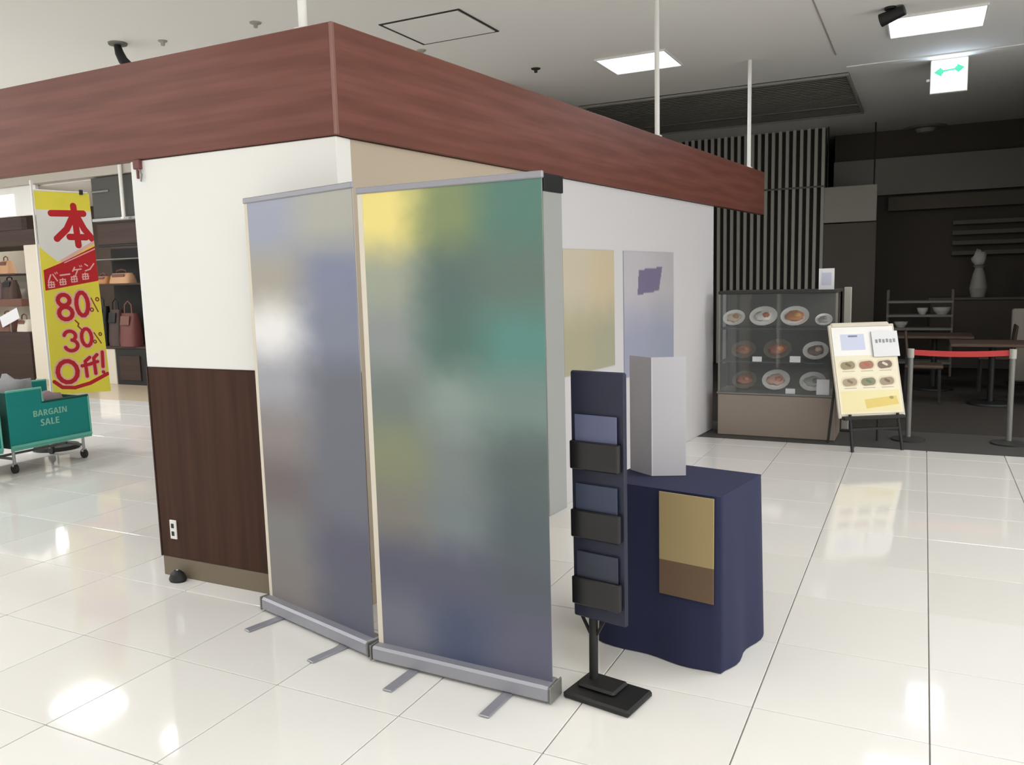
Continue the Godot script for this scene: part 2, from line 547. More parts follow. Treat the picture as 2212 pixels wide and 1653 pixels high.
func kiosk() -> void:
	# left face at z -3.142, corner at x -2.455; the right face leans 5.45 degrees off -Z
	var w := thing("kiosk_wall", "white kiosk wall with dark wood lower half beside the roll-up banners", "wall panel", Vector3(-3.15, 0, -3.2))
	part("upper_panel", span(-0.7, 1.2, -0.05, 0.69, 2.312, 0.058, 0.004), M.white, w)
	part("wainscot", span(-0.7, 0.115, -0.05, 0.69, 1.197, 0.056, 0.003), M.wainscot, w)
	part("baseboard", span(-0.702, 0.0, -0.05, 0.69, 0.113, 0.052, 0.003), M.baseboard, w)
	part("edge_strip", span(-0.708, 0.113, -0.05, -0.7, 1.2, 0.06), M.dark_brown, w)
	var o := part("outlet_plate", span(-0.615, 0.225, 0.056, -0.565, 0.335, 0.066, 0.003), M.white, w)
	part("socket", span(-0.6, 0.29, 0.066, -0.58, 0.315, 0.068), M.charcoal, o)
	part("socket", span(-0.6, 0.245, 0.066, -0.58, 0.27, 0.068), M.charcoal, o)
	# right face, built along local X, front +Z, then turned
	var turn := PI / 2 - deg_to_rad(5.45)
	var r := thing("kiosk_side_wall", "pale kiosk side wall behind the navy draped table", "wall panel", Vector3(-2.46, 0, -3.15), turn)
	part("taupe_panel", span(0.06, 0.0, -0.1, 1.86, 2.312, -0.01, 0.004), M.taupe, r)
	part("pale_panel", span(2.13, 0.0, -0.1, 5.45, 2.312, -0.01, 0.004), mat(rgb(208, 206, 208), 0.7), r)
	part("return_panel", span(5.36, 0.0, -2.4, 5.45, 2.312, -0.1), M.white, r)
	var p := thing("kiosk_post", "square grey post under the brown kiosk fascia", "post", r.transform * Vector3(1.995, 0, -0.03), turn)
	part("shaft", span(-0.125, 0.0, -0.06, 0.125, 2.2, 0.06, 0.004), mat(rgb(168, 170, 168), 0.6), p)
	part("head_block", span(-0.13, 2.2, -0.07, 0.13, 2.312, 0.07, 0.004), M.black, p)
	var q1 := part(numbered("poster"), sheet(Vector2(0.84, 0.9), 0.006), printed(cells_image([[190, 182, 162], [192, 178, 150], [165, 160, 134], [160, 158, 136]], 2, 5), 0.5), self)
	q1.transform = r.transform * Transform3D(Basis.IDENTITY, Vector3(2.6, 0.93, -0.006))
	tag(q1, "beige poster on the pale kiosk side wall, next to the grey post", "poster", "posters on the kiosk side wall")
	var img := cells_image([[182, 178, 184], [176, 172, 176], [150, 154, 174], [148, 152, 170]], 2, 6)
	fill_poly(img, [Vector2(22, 12), Vector2(60, 10), Vector2(54, 26), Vector2(20, 28)], rgb(120, 112, 140))
	var q2 := part(numbered("poster"), sheet(Vector2(1.1, 1.03), 0.006), printed(img, 0.5), self)
	q2.transform = r.transform * Transform3D(Basis.IDENTITY, Vector3(3.75, 0.8, -0.006))
	tag(q2, "blue-grey poster with a darker patch on the kiosk side wall", "poster", "posters on the kiosk side wall")

	var f := thing("kiosk_fascia", "reddish-brown wood fascia board hung around the kiosk corner", "fascia", Vector3(-2.455, 2.315, -3.142))
	part("front_board", span(-7.2, 0.0, -0.05, -0.002, 0.5, 0.012, 0.004), M.fascia, f)
	var sb := part("side_board", span(0.002, 0.0, -0.05, 7.25, 0.5, 0.012, 0.004), M.fascia, f)
	sb.rotation.y = turn
	part("corner_trim", span(-0.006, 0.001, -0.006, 0.012, 0.499, 0.016, 0.003), M.trim, f)
	var rp := func(x: float, z: float, label: String) -> void:
		var t := thing("hanging_rod", label, "rod", Vector3(x, 2.812, z), 0.0, "white rods holding the kiosk fascia")
		part("rod", tube(ns(), [Vector3.ZERO, Vector3(0, CEIL - 2.812, 0)], 0.021, 14), M.white, t)
		part("foot", bx(Vector3(0.07, 0.012, 0.055), 0.003, Vector3(0, 0.006, 0)), M.white, t)
	rp.call(-2.64, -3.17, "white hanging rod nearest the front corner of the brown fascia")
	var a := Vector3(-2.455, 0, -3.142)
	var e := Vector3(0.0953, 0, -0.9954)
	var n := Vector3(-0.9954, 0, -0.0953) * 0.02
	rp.call((a + e * 3.95 + n).x, (a + e * 3.95 + n).z, "white hanging rod crossing the square ceiling light, middle of three")
	rp.call((a + e * 6.7 + n).x, (a + e * 6.7 + n).z, "white hanging rod near the far end of the brown fascia")
	# small things on and by the kiosk
	var d := thing("door_stop", "black rubber door stop on the floor below the outlet", "door stop", Vector3(-3.69, 0, -3.1))
	part("body", lathe(ns(), [Vector2(0, 0), Vector2(0.042, 0), Vector2(0.046, 0.012), Vector2(0.036, 0.042), Vector2(0.018, 0.06), Vector2(0, 0.064)], Vector3.ZERO, 18, 1.2, 0.9), M.rubber, d)
	part("screw", lathe(ns(), [Vector2(0, 0.06), Vector2(0.008, 0.062), Vector2(0.006, 0.068), Vector2(0, 0.069)], Vector3.ZERO, 10), M.steel, d)
	var c := thing("clamp", "small brown clamp at the top left end of the white wall", "clamp", Vector3(-3.78, 2.235, -3.142))
	part("jaw", box(box(ns(), Vector3(0, 0.055, 0.012), Vector3(0.05, 0.05, 0.024), 0.004), Vector3(0.0, 0.01, 0.014), Vector3(0.014, 0.06, 0.012), 0.003), M.maroon, c)
	part("cord", tube(ns(), [Vector3(0.012, 0.03, 0.016), Vector3(0.03, 0.0, 0.014), Vector3(0.018, -0.035, 0.012)], 0.004, 8), M.grey_cloth, c)

func rollup(label: String, a: Vector3, b: Vector3, height: float, img: Image, feet: Array) -> void:
	# a roll-up banner whose cassette front runs along the floor from a to b
	var d := (b - a).normalized()
	var len := a.distance_to(b)
	var mid := (a + b) * 0.5
	var t := thing("rollup_banner", label, "banner", mid, atan2(-d.z, d.x), "printed roll-up banners in front of the kiosk")
	var cs := part("cassette", box(ns(), Vector3(0, 0.042, -0.05), Vector3(len - 0.012, 0.066, 0.1), 0.01), M.grey_metal, t)
	for s in [-1.0, 1.0]:
		part("end_cap", box(ns(), Vector3(s * (len * 0.5 - 0.003), 0.042, -0.05), Vector3(0.008, 0.07, 0.104), 0.003), M.dim_metal, cs)
	for x in feet:
		part("foot", box(box(ns(), Vector3(x, 0.005, 0.06), Vector3(0.045, 0.009, 0.24), 0.003), Vector3(x, 0.008, -0.05), Vector3(0.04, 0.006, 0.05), 0.001), M.grey_metal, t)
	var sh := part("printed_sheet", sheet(Vector2(len - 0.03, height - 0.075), 0.003), printed(img, 0.45), t, Vector3(0, 0.073, -0.05))
	part("top_rail", box(ns(), Vector3(0, height - 0.006, -0.05), Vector3(len - 0.02, 0.026, 0.016), 0.004), M.grey_metal, t)
	part("support_pole", tube(ns(), [Vector3(0, 0.07, -0.075), Vector3(0, height - 0.01, -0.062)], 0.009, 10), M.dim_metal, t)
	part("side_strip", span(-(len * 0.5 - 0.015), 0.074, -0.058, -(len * 0.5 - 0.04), height - 0.02, -0.0475), M.cream, sh, Vector3(0, -0.073, 0.05))

func stall() -> void:
	var g1 := [[150, 155, 172], [165, 165, 155], [160, 155, 145], [120, 126, 150], [225, 224, 224], [120, 126, 144], [155, 156, 164], [101, 104, 116], [131, 124, 124], [101, 104, 116], [104, 94, 96], [101, 104, 116], [117, 116, 116], [85, 86, 104], [122, 116, 116], [88, 90, 106]]
	var g2 := [[226, 210, 130], [122, 135, 96], [82, 118, 108], [150, 155, 140], [85, 104, 100], [95, 112, 104], [135, 140, 140], [80, 108, 100], [85, 130, 124], [110, 120, 116], [130, 145, 140], [110, 130, 125], [125, 130, 104], [115, 124, 124], [85, 96, 96], [119, 116, 110], [111, 120, 124], [81, 92, 96], [85, 86, 104], [85, 86, 104], [81, 86, 96], [105, 106, 120], [71, 80, 104], [90, 90, 110]]
	var i2 := cells_image(g2, 3, 12)
	rollup("blue-grey printed roll-up banner with white patch, next to the white wall", Vector3(-2.945, 0, -2.96), Vector3(-2.119, 0, -2.742), 2.04, cells_image(g1, 2, 11), [-0.26, 0.25])
	rollup("green printed roll-up banner with yellow top corner, beside the black stand", Vector3(-2.095, 0, -2.724), Vector3(-1.227, 0, -2.697), 2.01, i2, [-0.21, 0.24])

	# black stand with a dark panel and leaflets
	var t := thing("leaflet_stand", "black pole stand with a dark navy panel beside the green banner", "stand", Vector3(-1.085, 0, -2.88), -0.17)
	var bs := ns()
	box(bs, Vector3(0.035, 0.014, 0.02), Vector3(0.29, 0.028, 0.2), 0.008)
	box(bs, Vector3(0.0, 0.036, 0.0), Vector3(0.17, 0.02, 0.12), 0.009)
	part("base_plate", bs, M.black, t)
	part("pole", tube(ns(), [Vector3(-0.045, 0.03, -0.01), Vector3(-0.045, 1.24, -0.03)], 0.018, 14), M.black, t)
	for s in [-1.0, 1.0]:
		part("brace", bar(ns(), Vector3(-0.045, 0.2, -0.015), Vector3(-0.045 + s * 0.07, 0.33, -0.012), 0.01, 0.01), M.black, t)
	part("panel", box(ns(), Vector3(0.0, 0.79, 0.004), Vector3(0.235, 0.98, 0.022), 0.006), M.navy_panel, t)
	for k in 3:
		var pk := part("pocket", box(ns(), Vector3(0.0, 0.42 + k * 0.27, 0.032), Vector3(0.21, 0.11, 0.034), 0.004), M.black_gloss, t)
		part("leaflet", box(ns(), Vector3(0.0, 0.49 + k * 0.27, 0.026), Vector3(0.18, 0.17, 0.008), 0.001), mat([rgb(52, 56, 70), rgb(58, 66, 88), rgb(96, 101, 130)][k], 0.5), pk)

	# navy draped table
	var org := Vector3(-0.93, 0, -3.49)
	var yaw := -0.18
	var tb := thing("draped_table", "small square table under a navy cloth reaching the floor", "table", org, yaw)
	var st := ns()
	var N := 48
	var hx := 0.275
	var hz := 0.225
	var H := 0.74
	var ringp := func(k: int, v: float) -> Vector3:
		# a point of the hanging cloth: k around, v from the top edge (0) to the hem (1)
		var u := float(k % N) / N * 4.0
		var s := int(u)
		var f := u - s
		var p: Vector3
		if s == 0: p = Vector3(lerp(-hx, hx, f), 0, hz)
		elif s == 1: p = Vector3(hx, 0, lerp(hz, -hz, f))
		elif s == 2: p = Vector3(lerp(hx, -hx, f), 0, -hz)
		else: p = Vector3(-hx, 0, lerp(-hz, hz, f))
		var o := p.normalized()
		return p + o * v * (0.022 + 0.012 * sin(u * TAU * 1.75)) + Vector3(0, H * (1.0 - v) + 0.004, 0)
	for k in N:
		for j in 6:
			var q := []
			for w in [[k, j], [k + 1, j], [k + 1, j + 1], [k, j + 1]]:
				var p: Vector3 = ringp.call(w[0], w[1] / 6.0)
				var pa: Vector3 = ringp.call((w[0] + N - 1) % N, w[1] / 6.0)
				var pb: Vector3 = ringp.call(w[0] + 1, w[1] / 6.0)
				var nn := (pb - pa).cross(Vector3.UP).normalized()
				if nn.dot(Vector3(p.x, 0, p.z)) < 0.0: nn = -nn
				q.append([p, nn])
			smooth_quad(st, q)
	poly(st, [Vector3(-hx, H + 0.004, -hz), Vector3(hx, H + 0.004, -hz), Vector3(hx, H + 0.004, hz), Vector3(-hx, H + 0.004, hz)], Vector3.UP)
	part("cloth", st, M.navy, tb)
	part("table_top", box(ns(), Vector3(0, H - 0.012, 0), Vector3(0.54, 0.024, 0.44), 0.004), M.dark_brown, tb)
	for sx in [-1.0, 1.0]:
		for sz in [-1.0, 1.0]:
			part("leg", box(ns(), Vector3(sx * 0.22, (H - 0.024) * 0.5, sz * 0.17), Vector3(0.03, H - 0.024, 0.03), 0.002), M.dark_brown, tb)
	var no := thing("paper_notice", "tan and brown paper notice hung on the front of the navy cloth", "notice", org + Vector3(0.137, 0, 0.246).rotated(Vector3.UP, yaw) + Vector3(0, 0.3, 0), yaw)
	part("upper_sheet", span(-0.12, 0.15, 0.0, 0.12, 0.44, 0.006), M.kraft, no)
	part("lower_sheet", span(-0.12, 0.0, 0.0, 0.12, 0.15, 0.006), M.brown_paper, no)
	# folded white card standing on the table like an open book, its fold towards the viewer
	var wc := thing("folded_card", "tall grey-white folded display card standing on the navy table", "display card", org + Vector3(-0.125, 0.746, 0.0).rotated(Vector3.UP, yaw), yaw + 0.1)
	for s in [-1.0, 1.0]:
		var lf := part("leaf", sheet(Vector2(0.15, 0.53), 0.004), M.cloth, wc)
		lf.transform = Transform3D(Basis(Vector3.UP, s * 0.5), Vector3(s * 0.066, 0.0, 0.05 - 0.036))
	part("spine", tube(ns(), [Vector3(0, 0.001, 0.05), Vector3(0, 0.53, 0.05)], 0.004, 8), M.cloth, wc)

func ceiling_details() -> void:
	var h := thing("access_hatch", "square ceiling access hatch above the kiosk corner", "hatch", Vector3(-4.17, CEIL, -6.97))
	var fr := ns()
	for s in [-1.0, 1.0]:
		box(fr, Vector3(s * 0.42, -0.004, 0), Vector3(0.02, 0.008, 0.77), 0.0)
		box(fr, Vector3(0, -0.004, s * 0.375), Vector3(0.82, 0.008, 0.02), 0.0)
	part("frame", fr, M.charcoal, h)
	part("door", bx(Vector3(0.8, 0.012, 0.72), 0.003, Vector3(0, -0.004, 0)), M.ceiling, h)
	var v := thing("ceiling_louvre", "long dark ceiling louvre in front of the restaurant slats", "louvre", Vector3(-2.65, CEIL, -12.45))
	part("backing", bx(Vector3(3.5, 0.01, 2.8), 0.0, Vector3(0, -0.005, 0)), M.vent_back, v)
	var vf := ns()
	for s in [-1.0, 1.0]:
		box(vf, Vector3(s * 1.735, -0.02, 0), Vector3(0.03, 0.04, 2.8), 0.004)
		box(vf, Vector3(0, -0.02, s * 1.385), Vector3(3.44, 0.04, 0.03), 0.004)
	part("frame", vf, M.vent, v)
	part("divider", bx(Vector3(3.44, 0.04, 0.025), 0.004, Vector3(0, -0.024, -0.62)), M.dim_metal, v)
	for i in 26:
		part("blade", box(ns(), Vector3(0, -0.022, -1.3 + i * 0.104), Vector3(3.43, 0.004, 0.055), 0.0, Basis(Vector3.RIGHT, 0.6)), M.vent, v)
	var x := thing("exit_sign", "lit white sign with green arrows hanging from the ceiling", "sign", Vector3(0.175, 3.625, -11.0))
	part("housing", bx(Vector3(0.385, 0.375, 0.07), 0.006, Vector3(0, 0.1875, -0.04)), M.white, x)
	var em := printed(exit_image(), 0.4)
	em.emission_enabled = true
	em.emission_texture = em.albedo_texture
	em.emission_energy_multiplier = 1.0
	part("lit_face", sheet(Vector2(0.37, 0.36), 0.006), em, x, Vector3(0, 0.008, -0.003))
	part("side_lamp", bx(Vector3(0.04, 0.03, 0.03), 0.006, Vector3(-0.212, 0.16, -0.04)), M.white, x)
	var al := AreaLight3D.new()
	al.area_size = Vector2(0.36, 0.34)
	al.light_energy = 0.35
	al.light_color = Color(0.82, 0.9, 1.0)
	al.shadow_enabled = true
	al.area_range = 30.0
	al.rotation.y = PI
	al.position = Vector3(0, 0.19, 0.02)
	x.add_child(al)
	single("ceiling_rail", bx(Vector3(4.2, 0.012, 0.03), 0.003, Vector3(0, -0.006, 0)), M.ceiling, "thin white ceiling rail just in front of the exit sign", "rail", Vector3(1.2, CEIL, -10.75))
	single("ceiling_joint", bx(Vector3(0.014, 0.006, 3.0), 0.0, Vector3(0, -0.003, 0)), M.grout, "fine straight joint strip across the ceiling panels", "joint strip", Vector3(-0.96, CEIL, -8.6))
	var sp := thing("spotlight", "unlit black ceiling spotlight beside the right light panel", "spotlight", Vector3(-0.36, CEIL, -8.6))
	part("mount", lathe(ns(), [Vector2(0, -0.02), Vector2(0.05, -0.02), Vector2(0.05, 0)], Vector3.ZERO, 16), M.black, sp)
	part("head", tube(ns(), [Vector3(0.12, -0.05, 0.03), Vector3(-0.08, -0.1, -0.02)], [0.045, 0.06], 14), M.black, sp)
	var tl := thing("arm_spotlight", "black curved spotlight showing above the left part of the fascia", "spotlight", Vector3(-7.08, CEIL, -5.75))
	part("mount", lathe(ns(), [Vector2(0, -0.018), Vector2(0.085, -0.018), Vector2(0.09, 0)], Vector3.ZERO, 18), M.dim_metal, tl)
	part("arm", tube(ns(), [Vector3(-0.01, -0.015, 0), Vector3(0.0, -0.09, -0.01), Vector3(0.03, -0.16, -0.02), Vector3(0.09, -0.24, -0.05)], [0.032, 0.042, 0.046, 0.05], 14), M.black, tl)
	var dets := [[-5.51, -5.96, 0.05, "pale ceiling sensor above the fascia, left of the front rod", M.sign_grey], [-6.66, -5.92, 0.04, "tiny ceiling sensor right of the black curved spotlight", M.sign_grey], [-4.04, -8.84, 0.05, "small dark round ceiling sensor between hatch and left light panel", M.charcoal], [-4.73, -7.52, 0.045, "small sprinkler head just below the access hatch", M.sign_grey]]
	for d in dets:
		var s := thing("ceiling_sensor", d[3], "sensor", Vector3(d[0], CEIL, d[1]))
		part("plate", lathe(ns(), [Vector2(0, -0.012), Vector2(d[2], -0.01), Vector2(d[2] * 1.1, 0)], Vector3.ZERO, 18), d[4], s)
		part("nub", lathe(ns(), [Vector2(0, -0.05), Vector2(0.018, -0.046), Vector2(0.022, -0.01)], Vector3.ZERO, 12), d[4], s)
	var sd := thing("smoke_detector", "round smoke detector on the dim restaurant ceiling", "detector", Vector3(-0.07, CEIL, -16.0))
	part("base", lathe(ns(), [Vector2(0, -0.03), Vector2(0.3, -0.03), Vector2(0.34, 0)], Vector3.ZERO, 24), M.soffit, sd)
	part("dome", lathe(ns(), [Vector2(0, -0.11), Vector2(0.12, -0.09), Vector2(0.16, -0.03)], Vector3.ZERO, 20), M.sign_grey, sd)

func plate_food(at: Vector3, r: float, tilt: float, dark: bool, food: Color, food2: Color, seed_: int, label: String) -> void:
	var t := thing("plate", label, "plate of food", at, 0.0, "sample dishes in the restaurant showcase")
	var b := Basis(Vector3.RIGHT, tilt)
	var lift := Vector3(0, r * sin(tilt) + 0.004, 0)
	part("dish", lathe(ns(), [Vector2(0, 0), Vector2(r * 0.55, 0), Vector2(r * 0.72, 0.012), Vector2(r, 0.028), Vector2(r, 0.034), Vector2(r * 0.7, 0.018), Vector2(0, 0.014)], lift, 26, 1, 1, b), M.plate_dark if dark else M.plate, t)
	part("food", blob(ns(), lift + b * Vector3(0, 0.03, 0), Vector3(r * 1.25, 0.06, r * 1.05), seed_, 0.5, b), mat(food, 0.5), t)
	part("garnish", blob(ns(), lift + b * Vector3(r * 0.22, 0.055, r * 0.12), Vector3(r * 0.5, 0.05, r * 0.45), seed_ + 9, 0.5, b), mat(food2, 0.5), t)
	part("easel", box(ns(), Vector3(0, r * sin(tilt) * 0.45, -r * 0.45), Vector3(0.02, r * sin(tilt) * 0.9, 0.02)), M.black, t)

func showcase() -> void:
	var t := thing("display_case", "restaurant sample showcase with a taupe base and three dark shelves", "display case", Vector3(-1.28, 0, -8.55))
	part("base", span(-0.56, 0.0, -0.25, 0.56, 0.42, 0.25, 0.006), M.case_wood, t)
	part("top_of_base", span(-0.57, 0.42, -0.26, 0.57, 0.44, 0.26, 0.003), M.dim_metal, t)
	part("back_panel", span(-0.56, 0.44, -0.25, 0.56, 1.42, -0.23), M.resto, t)
	part("shelf", span(-0.55, 0.735, -0.22, 0.55, 0.75, 0.2, 0.003), M.charcoal, t)
	part("shelf", span(-0.55, 1.065, -0.22, 0.55, 1.08, 0.2, 0.003), M.charcoal, t)
	part("top_panel", span(-0.56, 1.42, -0.25, 0.56, 1.45, 0.25, 0.004), M.charcoal, t)
	for x in [-0.55, 0.55]:
		for z in [-0.24, 0.24]:
			part("upright", box(ns(), Vector3(x, 0.93, z), Vector3(0.02, 0.98, 0.02), 0.002), M.dim_metal, t)
	part("glass", span(-0.54, 0.442, 0.235, 0.54, 1.418, 0.239), M.glass, t)
	var spots := [
		[-1.72, 1.08, 0.11, false, rgb(196, 180, 160), rgb(176, 120, 84), "white plate at the kiosk end of the top showcase shelf"],
		[-1.43, 1.08, 0.135, false, rgb(226, 222, 214), rgb(170, 92, 66), "big white plate with pale food, middle of the top showcase shelf"],
		[-1.13, 1.08, 0.135, false, rgb(190, 118, 66), rgb(206, 150, 80), "big white plate with orange food on the top showcase shelf"],
		[-0.86, 1.08, 0.08, false, rgb(168, 166, 160), rgb(150, 146, 140), "small white dish at the menu-board end of the top showcase shelf"],
		[-1.62, 0.75, 0.12, true, rgb(140, 86, 62), rgb(160, 92, 60), "brown bowl of food at the kiosk end of the second showcase shelf"],
		[-1.29, 0.75, 0.135, true, rgb(150, 84, 56), rgb(206, 134, 54), "brown bowl with orange garnish, middle of the second showcase shelf"],
		[-0.93, 0.75, 0.12, false, rgb(116, 92, 80), rgb(200, 180, 160), "pale bowl of brown food at the menu-board end of the second shelf"],
		[-1.61, 0.44, 0.12, true, rgb(160, 96, 76), rgb(176, 112, 84), "brown dish at the kiosk end of the lowest showcase shelf"],
		[-1.3, 0.44, 0.135, false, rgb(206, 160, 142), rgb(186, 104, 84), "white plate of pink food, middle of the lowest showcase shelf"],
		[-0.95, 0.44, 0.125, false, rgb(168, 168, 164), rgb(120, 120, 118), "grey plate of food behind a white card on the lowest shelf"]]
	for i in spots.size():
		var s: Array = spots[i]
		plate_food(Vector3(s[0], s[1] + 0.001, -8.5), s[2], 0.72, s[3], s[4], s[5], 40 + i, s[6])
	var cards := [[-1.46, 0.75, 0.09, 0.05, "small price card left of the middle bowl on the second shelf"], [-1.1, 0.75, 0.1, 0.06, "small price card right of the middle bowl on the second shelf"], [-1.14, 0.44, 0.09, 0.05, "small price card between plates on the lowest showcase shelf"], [-0.84, 0.44, 0.115, 0.15, "upright white card at the right end of the lowest showcase shelf"]]
	for c in cards:
		var p := single("price_card", box(ns(), Vector3(0, c[3] * 0.5, 0), Vector3(c[2], c[3], 0.004), 0.0, Basis(Vector3.RIGHT, -0.15)), M.paper, c[4], "card", Vector3(c[0], c[1], -8.33), 0.0, "price cards in the showcase")
		p.name = p.name
	var no := thing("wall_notice", "white printed notice sheet above the right end of the showcase", "notice", Vector3(-0.84, 1.45, -8.45))
	part("sheet", span(-0.07, 0.0, 0.0, 0.07, 0.2, 0.005), M.paper, no)
	part("print_block", span(-0.045, 0.04, 0.005, 0.045, 0.16, 0.006), mat(rgb(202, 206, 226), 0.6), no)
	var pp := thing("showcase_post", "grey upright post at the right end of the showcase", "post", Vector3(-0.68, 0, -8.9))
	part("shaft", bx(Vector3(0.07, 1.46, 0.05), 0.006, Vector3(0, 0.73, 0)), M.sign_grey, pp)
	part("foot", bx(Vector3(0.14, 0.02, 0.14), 0.004, Vector3(0, 0.01, 0)), M.charcoal, pp)

func menu_board() -> void:
	# the board leans back on a black frame
	var t := thing("menu_stand", "leaning cream menu board with food photos on a black stand", "menu board", Vector3(-0.38, 0, -8.04), 0.55)
	var b := Basis(Vector3.RIGHT, -0.3)
	var o := Vector3(0, 0.31, 0)
	var bd := part("board", box(ns(), o + b * Vector3(0, 0.42, -0.015), Vector3(0.63, 0.87, 0.025), 0.005, b), M.cream, t)
	var pr := part("menu_sheet", sheet(Vector2(0.59, 0.81), 0.003), printed(menu_image(), 0.45), bd)
	pr.transform = Transform3D(b, o + b * Vector3(0, 0.02, 0.001))
	var ex := part("extra_sheet", sheet(Vector2(0.25, 0.24), 0.003), M.paper, bd)
	ex.transform = Transform3D(b, o + b * Vector3(0.2, 0.54, 0.02))
	var ln := ns()
	for k in 6:
		box(ln, o + b * Vector3(0.115 + k * 0.034, 0.685 + 0.004 * (k % 2), 0.0225), Vector3(0.022, 0.034, 0.001), 0.0, b)
	part("print_line", ln, mat(rgb(150, 152, 160), 0.6), bd)
	part("top_roll", box(ns(), o + b * Vector3(-0.01, 0.85, -0.02), Vector3(0.56, 0.05, 0.05), 0.012, b), M.cream, t)
	for s in [-1.0, 1.0]:
		part("leg", tube(ns(), [Vector3(s * 0.235, 0.0, 0.1), Vector3(s * 0.225, 0.33, 0.02)], 0.014, 10), M.black, t)
		part("rear_leg", tube(ns(), [Vector3(s * 0.245, 0.0, -0.35), Vector3(s * 0.2, 0.95, -0.26)], 0.012, 10), M.charcoal, t)
	part("ledge", box(ns(), Vector3(0, 0.297, 0.015), Vector3(0.58, 0.03, 0.07), 0.004), M.black, t)
	part("cross_bar", bar(ns(), Vector3(-0.23, 0.2, 0.05), Vector3(0.23, 0.2, 0.05), 0.02, 0.02), M.black, t)

func stanchions() -> void:
	var mk := func(x: float, z: float, label: String) -> void:
		var t := thing("stanchion", label, "stanchion", Vector3(x, 0, z), 0.0, "belt posts across the restaurant entrance")
		part("base", lathe(ns(), [Vector2(0, 0), Vector2(0.15, 0), Vector2(0.15, 0.012), Vector2(0.04, 0.03), Vector2(0, 0.03)], Vector3.ZERO, 24), M.charcoal, t)
		part("pole", tube(ns(), [Vector3(0, 0.02, 0), Vector3(0, 0.83, 0)], 0.024, 14), M.dim_metal, t)
		part("head", tube(ns(), [Vector3(0, 0.79, 0), Vector3(0, 0.875, 0)], 0.03, 14), M.sign_grey, t)
	mk.call(-0.09, -8.6, "grey belt post just behind the leaning menu board")
	mk.call(0.745, -8.68, "grey belt post at the far right edge of the picture")
	var bl := ns()
	var a := Vector3(-0.058, 0.84, -8.6)
	var b := Vector3(0.714, 0.84, -8.68)
	for k in 8:
		var p := a.lerp(b, k / 8.0) - Vector3(0, 0.014 * sin(PI * k / 8.0), 0)
		var q := a.lerp(b, (k + 1) / 8.0) - Vector3(0, 0.014 * sin(PI * (k + 1) / 8.0), 0)
		var d := (q - p).normalized()
		box(bl, (p + q) * 0.5, Vector3(p.distance_to(q) + 0.001, 0.052, 0.003), 0.0, Basis(d, Vector3.UP, d.cross(Vector3.UP)))
	single("barrier_belt", bl, M.red_belt, "red fabric belt stretched between the two grey posts", "belt")

